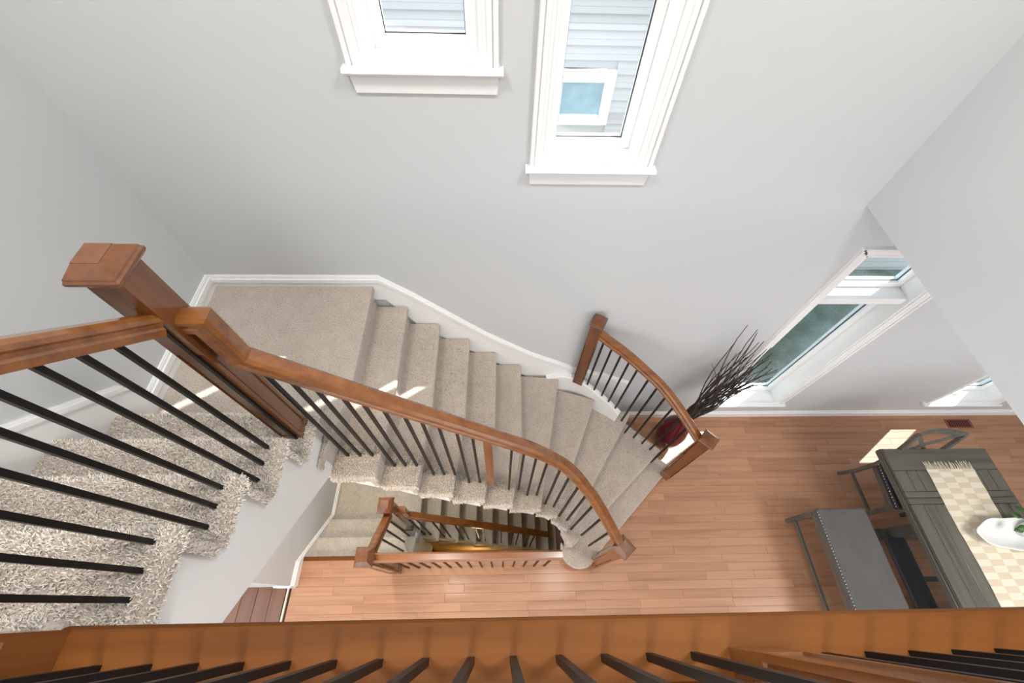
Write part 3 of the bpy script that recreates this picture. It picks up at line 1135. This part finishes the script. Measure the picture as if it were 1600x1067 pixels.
# ------------------------------------------------------------------ outside: neighbour's house and yard
YN = 4.2
nb = thing('neighbour_house', (1.5, YN, -0.4), 'neighbouring house wall of pale horizontal siding seen through the windows', 'house')
MB().box(-4, 9, YN + 0.03, YN + 0.25, -0.4, 5.2).build('wall_sheathing', 'siding', nb)
lap = 0.118
me = None
z = -0.3
NX = (0.50, 1.10, 1.82, 2.33)
while z < 4.9:
    spans = [(-4, 9)]
    if z + lap > NX[2] and z < NX[3]:
        spans = [(-4, NX[0]), (NX[1], 9)]
    for (xa, xb) in spans:
        s = MB().slab([(YN + 0.03, z), (YN - 0.002, z), (YN + 0.006, z + 0.045), (YN + 0.004, z + 0.05), (YN + 0.022, z + lap), (YN + 0.03, z + lap)], 0, xa, xb)
        s.build('siding_board', 'siding', nb)
    z += lap
nw = MB()
for (p, q, r_, s) in ((NX[0], NX[0] + .10, NX[2], NX[3]), (NX[1] - .10, NX[1], NX[2], NX[3]), (NX[0] + .1, NX[1] - .1, NX[2], NX[2] + .10), (NX[0] + .1, NX[1] - .1, NX[3] - .10, NX[3])):
    nw.box(p, q, YN - 0.03, YN + 0.03, r_, s)
f = nw.build('house_window', 'vinyl', nb, bevel=0.006)
MB().box(NX[0] + .1, NX[1] - .1, YN + 0.005, YN + 0.012, NX[2] + .1, NX[3] - .1).build('pane', 'nglass', f)
MB().box(-4, 12, YW + 0.22, YN + 0.03, -0.5, -0.4).build('ground', 'yard', kind='structure')

# ------------------------------------------------------------------ floor vent
v = thing('floor_vent', (5.03, 1.60, 0), 'small brown metal floor vent set in the planks below the wall', 'vent')
MB().box(4.90, 5.19, 1.55, 1.65, 0.0, 0.004).build('plate', 'vent', v, bevel=0.0015)
MB().box(4.925, 5.165, 1.565, 1.635, 0.0035, 0.0046).build('opening', 'dark', v)
for k in range(9):
    x = 4.94 + k * 0.0265
    MB().box(x, x + 0.010, 1.567, 1.633, 0.004, 0.007).build('louver', 'vent', v)

# ------------------------------------------------------------------ vase with branches
VX, VY = 1.71, 1.43
vs_ = thing('floor_vase', (VX, VY, 0), 'glossy burgundy floor vase standing behind the curved handrail', 'vase')
prof = [(0.075, 0.0), (0.085, 0.012), (0.115, 0.10), (0.135, 0.22), (0.135, 0.33), (0.115, 0.44), (0.08, 0.53), (0.055, 0.59), (0.052, 0.63), (0.066, 0.67), (0.060, 0.67), (0.045, 0.63), (0.045, 0.58)]
MB().lathe(prof, VX, VY, 40).build('body', 'vase', vs_, smooth=True)
random.seed(21)
for k in range(40):
    a = random.uniform(0, 2 * math.pi)
    # the bundle leans against the wall and towards the window
    u = random.random()
    if k < 36:
        tipx = VX + 0.02 + 0.46 * u + random.uniform(-.05, .05)
        tipz = (1.90 - 0.38 * u) * random.uniform(0.78, 1.0)
    else:
        tipx = VX + random.uniform(0.30, 0.45)
        tipz = random.uniform(0.85, 1.1)
    tipy = random.uniform(1.50, 1.66)
    base = Vector((VX + 0.022 * math.cos(a), VY + 0.022 * math.sin(a), 0.56))
    tip = Vector((tipx, tipy, tipz))
    n = 9
    pts = []
    ph = random.uniform(0, 6.28)
    for q in range(n + 1):
        t = q / n
        p = base.lerp(tip, t)
        p += Vector((math.sin(ph + 7 * t), math.cos(ph * 1.3 + 6 * t), 0)) * 0.024 * min(1, 3 * t)
        p.y = min(1.69, p.y)
        pts.append(p)
    rad = [0.0072 * (1 - 0.66 * q / n) for q in range(n + 1)]
    mb = MB().tube(pts, rad, 5)
    # a side shoot
    p = pts[5]
    d = (pts[6] - pts[5]).normalized()
    e = p + (d + Vector((random.uniform(-.5, .5), random.uniform(-.3, .3), random.uniform(-.1, .3)))).normalized() * random.uniform(0.10, 0.26)
    e.y = min(1.69, e.y)
    mb.tube([p, p.lerp(e, .5) + Vector((0.006, 0, 0)), e], [0.0034, 0.0026, 0.0014], 4)
    mb.build('branch', 'twig', label='thin dark brown curly branch leaning out of the burgundy vase', cat='branch', group='branches in the floor vase')

# ------------------------------------------------------------------ dining table
TX0, TX1, TY0, TY1 = 3.312, 4.228, -0.75, 1.085
TZ = 0.76
tb = thing('dining_table', ((TX0 + TX1) / 2, (TY0 + TY1) / 2, 0), 'long grey wooden dining table with plank top under the woven runner', 'table')
def tboard(x0, x1, y0, y1, mat):
    g = 0.0016
    MB().box(x0 + g, x1 - g, y0 + g, y1 - g, TZ - 0.028, TZ).build('board', mat, tb, bevel=0.0025, seg=1)
tboard(TX0, TX1, TY1 - 0.185, TY1, 'tablex')
tboard(TX0, TX1, TY0, TY0 + 0.185, 'tablex')
ya, yb_ = TY1 - 0.185, TY1 - 0.355
cross = [(ya, yb_), (yb_ - 0.10, TY0 + 0.455), (TY0 + 0.355, TY0 + 0.185)]
for (p, q) in cross:
    e = [TX0, TX0 + 0.17, TX0 + 0.245, TX0 + 0.32, TX0 + 0.40, TX0 + 0.48, TX0 + 0.565, TX1 - 0.27, TX1 - 0.18, TX1 - 0.09, TX1]
    e = [TX0, TX0 + 0.105, TX0 + 0.195, TX0 + 0.285, TX0 + 0.375, TX0 + 0.46, TX0 + 0.545, TX0 + 0.635, TX0 + 0.725, TX0 + 0.815, TX1]
    for x0, x1 in zip(e[:-1], e[1:]):
        tboard(x0, x1, q, p, 'table')
for yc in (yb_, TY0 + 0.455):
    tboard(TX0, TX1, yc - 0.05, yc, 'tablex')
    tboard(TX0, TX1, yc - 0.10, yc - 0.05, 'tablex')
MB().box(TX0 + 0.004, TX1 - 0.004, TY0 + 0.004, TY1 - 0.004, TZ - 0.05, TZ - 0.026).build('top_core', 'darkwood', tb)
ed = MB()
ed.box(TX0 - 0.012, TX0 + 0.03, TY0, TY1, TZ - 0.075, TZ - 0.030)
ed.box(TX1 - 0.03, TX1 + 0.012, TY0, TY1, TZ - 0.075, TZ - 0.030)
ed.box(TX0, TX1, TY1 - 0.03, TY1 + 0.010, TZ - 0.075, TZ - 0.030)
ed.box(TX0, TX1, TY0 - 0.010, TY0 + 0.03, TZ - 0.075, TZ - 0.030)
ed.build('apron', 'table', tb, bevel=0.003)
for yc in (0.50, -0.22):
    MB().box(3.60, 3.94, yc - 0.045, yc + 0.045, 0.09, TZ - 0.05).build('trestle', 'table', tb, bevel=0.006)
    MB().box(3.44, 4.10, yc - 0.05, yc + 0.05, 0.0, 0.09).build('foot', 'table', tb, bevel=0.008)
MB().box(3.52, 3.70, -0.30, 0.455, 0.10, 0.14).build('stretcher', 'darkwood', tb, bevel=0.006)
for yc in (0.13, -0.10):
    MB().box(3.70, 3.95, yc - 0.02, yc + 0.02, 0.09, 0.13).build('cross_bar', 'darkwood', tb, bevel=0.004)

# runner with fringe
rn = thing('table_runner', (3.795, 0.2, TZ), 'cream and beige checkered woven table runner with fringed end', 'table runner')
rm = MB()
NXr, NYr = 10, 60
vs = []
for j in range(NYr + 1):
    yy = 0.905 + (-0.62 - 0.905) * j / NYr
    for i in range(NXr + 1):
        xx_ = 3.592 + 0.41 * i / NXr
        wob = 0.004 * math.sin(yy * 9) if i in (0, NXr) else 0
        vs.append((xx_ + wob, yy, TZ + 0.006 + 0.0012 * math.sin(yy * 40 + i)))
fs = []
for j in range(NYr):
    for i in range(NXr):
        a = j * (NXr + 1) + i
        fs.append((a, a + 1, a + NXr + 2, a + NXr + 1))
rm.add(vs, fs)
ro = rm.build('cloth', 'runner', rn)
sm_ = ro.modifiers.new('solid', 'SOLIDIFY')
sm_.thickness = 0.004
sm_.offset = -1
fr = MB()
random.seed(5)
for k in range(44):
    x = 3.596 + 0.402 * k / 43
    e = (x + random.uniform(-.012, .012), 0.905 + random.uniform(0.05, 0.072), TZ + 0.003)
    fr.tube([(x, 0.903, TZ + 0.006), ((x + e[0]) / 2 + random.uniform(-.004, .004), 0.935, TZ + 0.007), e], [0.0026, 0.0024, 0.0016], 4)
fo = fr.build('fringe', 'fringe', rn)
tag(fo, kind='stuff')

# scalloped bowl and the plant in it
BX, BY = 3.905, 0.395
bo = thing('serving_bowl', (BX, BY, TZ + 0.008), 'white wavy-rimmed ceramic bowl resting on the table runner', 'bowl')
mb = MB()
seg = 72
rings = [(0.30, 0.0), (0.42, 0.002), (0.62, 0.022), (0.84, 0.055), (1.0, 0.085), (0.97, 0.087), (0.80, 0.062), (0.58, 0.030), (0.3, 0.012)]
vs = []
for (s, zz) in rings:
    for k in range(seg):
        a = 2 * math.pi * k / seg
        wv = 1 + 0.07 * math.sin(7 * a) * max(0, s - 0.4)
        vs.append((BX + 0.275 * s * wv * math.cos(a), BY + 0.115 * s * wv * math.sin(a), TZ + 0.008 + zz + 0.012 * math.sin(7 * a) * max(0, s - 0.5)))
fs = []
for i in range(len(rings) - 1):
    for k in range(seg):
        a = i * seg + k
        b = i * seg + (k + 1) % seg
        fs.append((a, b, b + seg, a + seg))
fs += [tuple(range(seg - 1, -1, -1)), tuple(range((len(rings) - 1) * seg, len(rings) * seg))]
mb.add(vs, fs)
mb.build('shell', 'ceramic', bo, smooth=True)
pt = thing('potted_plant', (4.05, 0.42, TZ + 0.03), 'leafy green plant rising from the white bowl on the table', 'plant')
MB().lathe([(0.045, TZ + 0.034), (0.06, TZ + 0.14), (0.055, TZ + 0.14), (0.04, TZ + 0.05)], 4.05, 0.42, 20).build('pot', 'ceramic', pt, smooth=True)
MB().lathe([(0.052, TZ + 0.12), (0.03, TZ + 0.132)], 4.05, 0.42, 20).build('soil', 'soil', pt)
random.seed(11)
for k in range(16):
    a = random.uniform(0, 2 * math.pi)
    l = random.uniform(0.06, 0.17)
    tip = Vector((4.05 + l * math.cos(a), 0.42 + 1.3 * l * math.sin(a), TZ + random.uniform(0.13, 0.28)))
    root = Vector((4.05, 0.42, TZ + 0.125))
    MB().tube([root, root.lerp(tip, .5) + Vector((0, 0, 0.04)), tip], [0.0025, 0.002, 0.0012], 4).build('stem', 'leaf', pt)
    d = Vector((math.cos(a), math.sin(a), random.uniform(-0.2, 0.35))).normalized()
    s = d.cross(Vector((0, 0, 1))).normalized()
    lf = MB()
    ln, wdt = 0.065, 0.022
    vs = []
    for q in range(6):
        t = q / 5
        ww = wdt * math.sin(math.pi * min(0.98, t * 0.92 + 0.06))
        c = tip + d * ln * t + Vector((0, 0, -0.02 * t * t))
        vs += [c - s * ww + Vector((0, 0, 0.004)), c, c + s * ww + Vector((0, 0, 0.004))]
    fs = []
    for q in range(5):
        fs += [(q * 3, q * 3 + 1, q * 3 + 4, q * 3 + 3), (q * 3 + 1, q * 3 + 2, q * 3 + 5, q * 3 + 4)]
    lf.add(vs, fs)
    lo_ = lf.build('leaf', 'leaf', pt, smooth=True)
    so = lo_.modifiers.new('solid', 'SOLIDIFY')
    so.thickness = 0.0012

# ------------------------------------------------------------------ bench
bn = thing('dining_bench', (2.94, 0.02, 0), 'long dining bench with charcoal upholstered seat and silver nailhead edge', 'bench')
BXA, BXB, BYA, BYB, BZ = 2.735, 3.165, -0.62, 0.662, 0.48
MB().box(BXA, BXB, BYA, BYB, BZ - 0.075, BZ).build('seat', 'fabric', bn, bevel=0.022, seg=4)
MB().box(BXA + 0.012, BXB - 0.012, BYA + 0.012, BYB - 0.012, BZ - 0.13, BZ - 0.07).build('seat_frame', 'table', bn, bevel=0.004)
for (x, yv) in ((BXA + 0.025, BYB - 0.03), (BXA + 0.025, BYA + 0.03), (BXB - 0.025, BYB - 0.03), (BXB - 0.025, BYA + 0.03)):
    sx = -0.012 if x < 2.9 else 0.012
    l = MB()
    hw = 0.022
    l.add([(x + sx - hw * .8, yv - hw * .8, 0), (x + sx + hw * .8, yv - hw * .8, 0), (x + sx + hw * .8, yv + hw * .8, 0), (x + sx - hw * .8, yv + hw * .8, 0),
           (x - hw, yv - hw, BZ - .10), (x + hw, yv - hw, BZ - .10), (x + hw, yv + hw, BZ - .10), (x - hw, yv + hw, BZ - .10)],
          [(3, 2, 1, 0), (4, 5, 6, 7), (0, 1, 5, 4), (1, 2, 6, 5), (2, 3, 7, 6), (3, 0, 4, 7)])
    l.build('leg', 'table', bn, bevel=0.003)
for x in (BXA + 0.018, BXB - 0.018):
    MB().box(x - 0.013, x + 0.013, BYA + 0.05, BYB - 0.05, 0.095, 0.125).build('stretcher', 'table', bn, bevel=0.003)
for yv in (BYB - 0.03, BYA + 0.03):
    MB().box(BXA + 0.04, BXB - 0.04, yv - 0.012, yv + 0.012, 0.16, 0.19).build('stretcher', 'table', bn, bevel=0.003)

_nail = None
def nail(loc, parent, axis):
    global _nail
    if _nail is None:
        b = MB()
        sg = 8
        vs = [(math.cos(2 * math.pi * k / sg) * 0.0055, math.sin(2 * math.pi * k / sg) * 0.0055, 0) for k in range(sg)]
        vs += [(math.cos(2 * math.pi * k / sg) * 0.004, math.sin(2 * math.pi * k / sg) * 0.004, 0.0025) for k in range(sg)]
        vs += [(0, 0, 0.0035)]
        fs = [(k, (k + 1) % sg, sg + (k + 1) % sg, sg + k) for k in range(sg)] + [(sg + k, sg + (k + 1) % sg, 2 * sg) for k in range(sg)]
        _nail = bpy.data.meshes.new('nailhead')
        _nail.from_pydata(vs, [], fs)
        _nail.materials.append(M['steelscrew'])
    o = bpy.data.objects.new('nailhead', _nail)
    COL.objects.link(o)
    place(o, loc, parent)
    if axis == 'x':
        o.rotation_euler = (0, -math.pi / 2, 0)
    elif axis == 'xt':
        o.rotation_euler = (0, -math.pi / 4, 0)
    return o
k = BYB - 0.03
while k > BYA + 0.02:
    nail((BXA + 0.004, k, BZ - 0.012), bn, 'xt')
    k -= 0.0235

# ------------------------------------------------------------------ chair at the table head
ch = thing('dining_chair', (3.68, 0.9, 0), 'grey wooden dining chair with cross back pushed under the table end', 'chair')
CX0, CX1, CY0, CY1 = 3.445, 3.915, 0.645, 1.06
MB().prism([(CX0 + 0.0, CY0), (CX1, CY0), (CX1 - 0.03, CY1), (CX0 + 0.03, CY1)], 0.43, 0.485).build('seat', 'leather', ch, bevel=0.018, seg=3)
MB().prism([(CX0 + 0.012, CY0 + .012), (CX1 - .012, CY0 + .012), (CX1 - 0.04, CY1 - .01), (CX0 + 0.04, CY1 - .01)], 0.375, 0.435).build('seat_frame', 'table', ch, bevel=0.004)
q = CY1 - 0.03
while q > CY0 + 0.01:
    nail((CX0 + 0.03 * (q - CY0) / (CY1 - CY0) + 0.003, q, 0.472), ch, 'xt')
    q -= 0.026
def leg_path(pts, wd_, name):
    p = [(-wd_ / 2, -wd_ / 2), (wd_ / 2, -wd_ / 2), (wd_ / 2, wd_ / 2), (-wd_ / 2, wd_ / 2)]
    mb = MB()
    n = len(pts)
    vs = []
    for (x, yv, zz) in pts:
        vs += [(x + a, yv + b, zz) for a, b in p]
    fs = []
    for i in range(n - 1):
        for k in range(4):
            a = i * 4 + k
            b = i * 4 + (k + 1) % 4
            fs.append((a, b, b + 4, a + 4))
    fs += [(3, 2, 1, 0), tuple(range((n - 1) * 4, n * 4))]
    return mb.add(vs, fs).build(name, 'table', ch, bevel=0.004)
for s in (-1, 1):
    cxm = 3.68
    leg_path([(cxm + s * 0.215, 0.67, 0.0), (cxm + s * 0.205, 0.675, 0.40)], 0.036, 'leg')
    leg_path([(cxm + s * 0.225, 1.075, 0.0), (cxm + s * 0.205, 1.05, 0.20), (cxm + s * 0.195, 1.045, 0.45), (cxm + s * 0.195, 1.075, 0.70), (cxm + s * 0.20, 1.135, 0.97)], 0.034, 'leg')
    a = Vector((cxm + s * 0.215, 0.69, 0.15))
    b = Vector((cxm + s * 0.21, 1.04, 0.15))
    MB().box(a.x - 0.011, a.x + 0.011, a.y, b.y, 0.14, 0.165).build('stretcher', 'table', ch, bevel=0.003)
# curved top rail, lower rail and the crossed slats
tp = []
for k in range(9):
    t = k / 8
    tp.append((3.475 + 0.41 * t, 1.135 + 0.035 * math.sin(math.pi * t), 0.965))
MB().sweep([(-.013, -.03), (.013, -.03), (.013, .03), (-.013, .03)], tp).build('top_rail', 'table', ch, bevel=0.004)
MB().box(3.49, 3.87, 1.045, 1.065, 0.54, 0.58).build('lower_rail', 'table', ch, bevel=0.003)
for s in (-1, 1):
    MB().sweep([(-.010, -.016), (.010, -.016), (.010, .016), (-.010, .016)], [(3.68 - s * 0.185, 1.06, 0.56), (3.68, 1.11 + s * 0.008, 0.76), (3.68 + s * 0.185, 1.14, 0.955)]).build('cross_slat', 'table', ch)

# ------------------------------------------------------------------ added ceiling lamps, out of frame, to brighten the rooms
def added_ceiling_lamp(x, y, z, watts, label, size=0.5, tone=(1.0, 0.985, 0.96)):
    t = thing('added_ceiling_lamp', (x, y, z - 0.1), label, 'lamp', 'added unseen ceiling lamps')
    MB().lathe([(size * .52, z - 0.03), (size * .52, z - 0.001), (0.02, z - 0.001)], x, y, 32).build('base', 'lamp', t)
    MB().lathe([(0.02, z - 0.10), (size * .3, z - 0.095), (size * .45, z - 0.07), (size * .5, z - 0.03)], x, y, 32).build('diffuser', 'ceramic', t, smooth=True)
    l = bpy.data.lights.new('added_light', 'AREA')
    l.shape = 'DISK'
    l.size = size
    l.energy = watts
    l.color = tone
    o = bpy.data.objects.new('added_light', l)
    COL.objects.link(o)
    o.location = (x, y, z - 0.115)
added_ceiling_lamp(-0.9, 0.35, TOP, 20, 'added round white flush lamp, unseen, on the ceiling above the upper flight of stairs')  # added to lift the near carpet
added_ceiling_lamp(1.1, 0.4, TOP, 26, 'added round white flush lamp, unseen, on the ceiling between the tall window and the right wall')  # added to lift the left wall and white stringer
added_ceiling_lamp(-0.2, -1.8, TOP, 34, 'added wide white flush lamp, unseen, on the ceiling of the balcony hall', 0.9)  # added fill from behind the lens
added_ceiling_lamp(3.8, -0.4, ZC, 20, 'added round white flush lamp, unseen, above the dining table', 0.8)  # added to lift the dining floor and wall
added_ceiling_lamp(-1.0, -0.75, 2.838, 13, 'added warm flush lamp, unseen, under the balcony lighting the hall floor', 0.35, (1.0, 0.74, 0.42))  # added to warm the left floor and the guard rail
added_ceiling_lamp(-1.3, 1.25, 1.878, 11, 'added small flush lamp, unseen, under the stair landing over the basement stairs', 0.3, (1.0, 0.93, 0.84))  # added to lift the dark basement treads
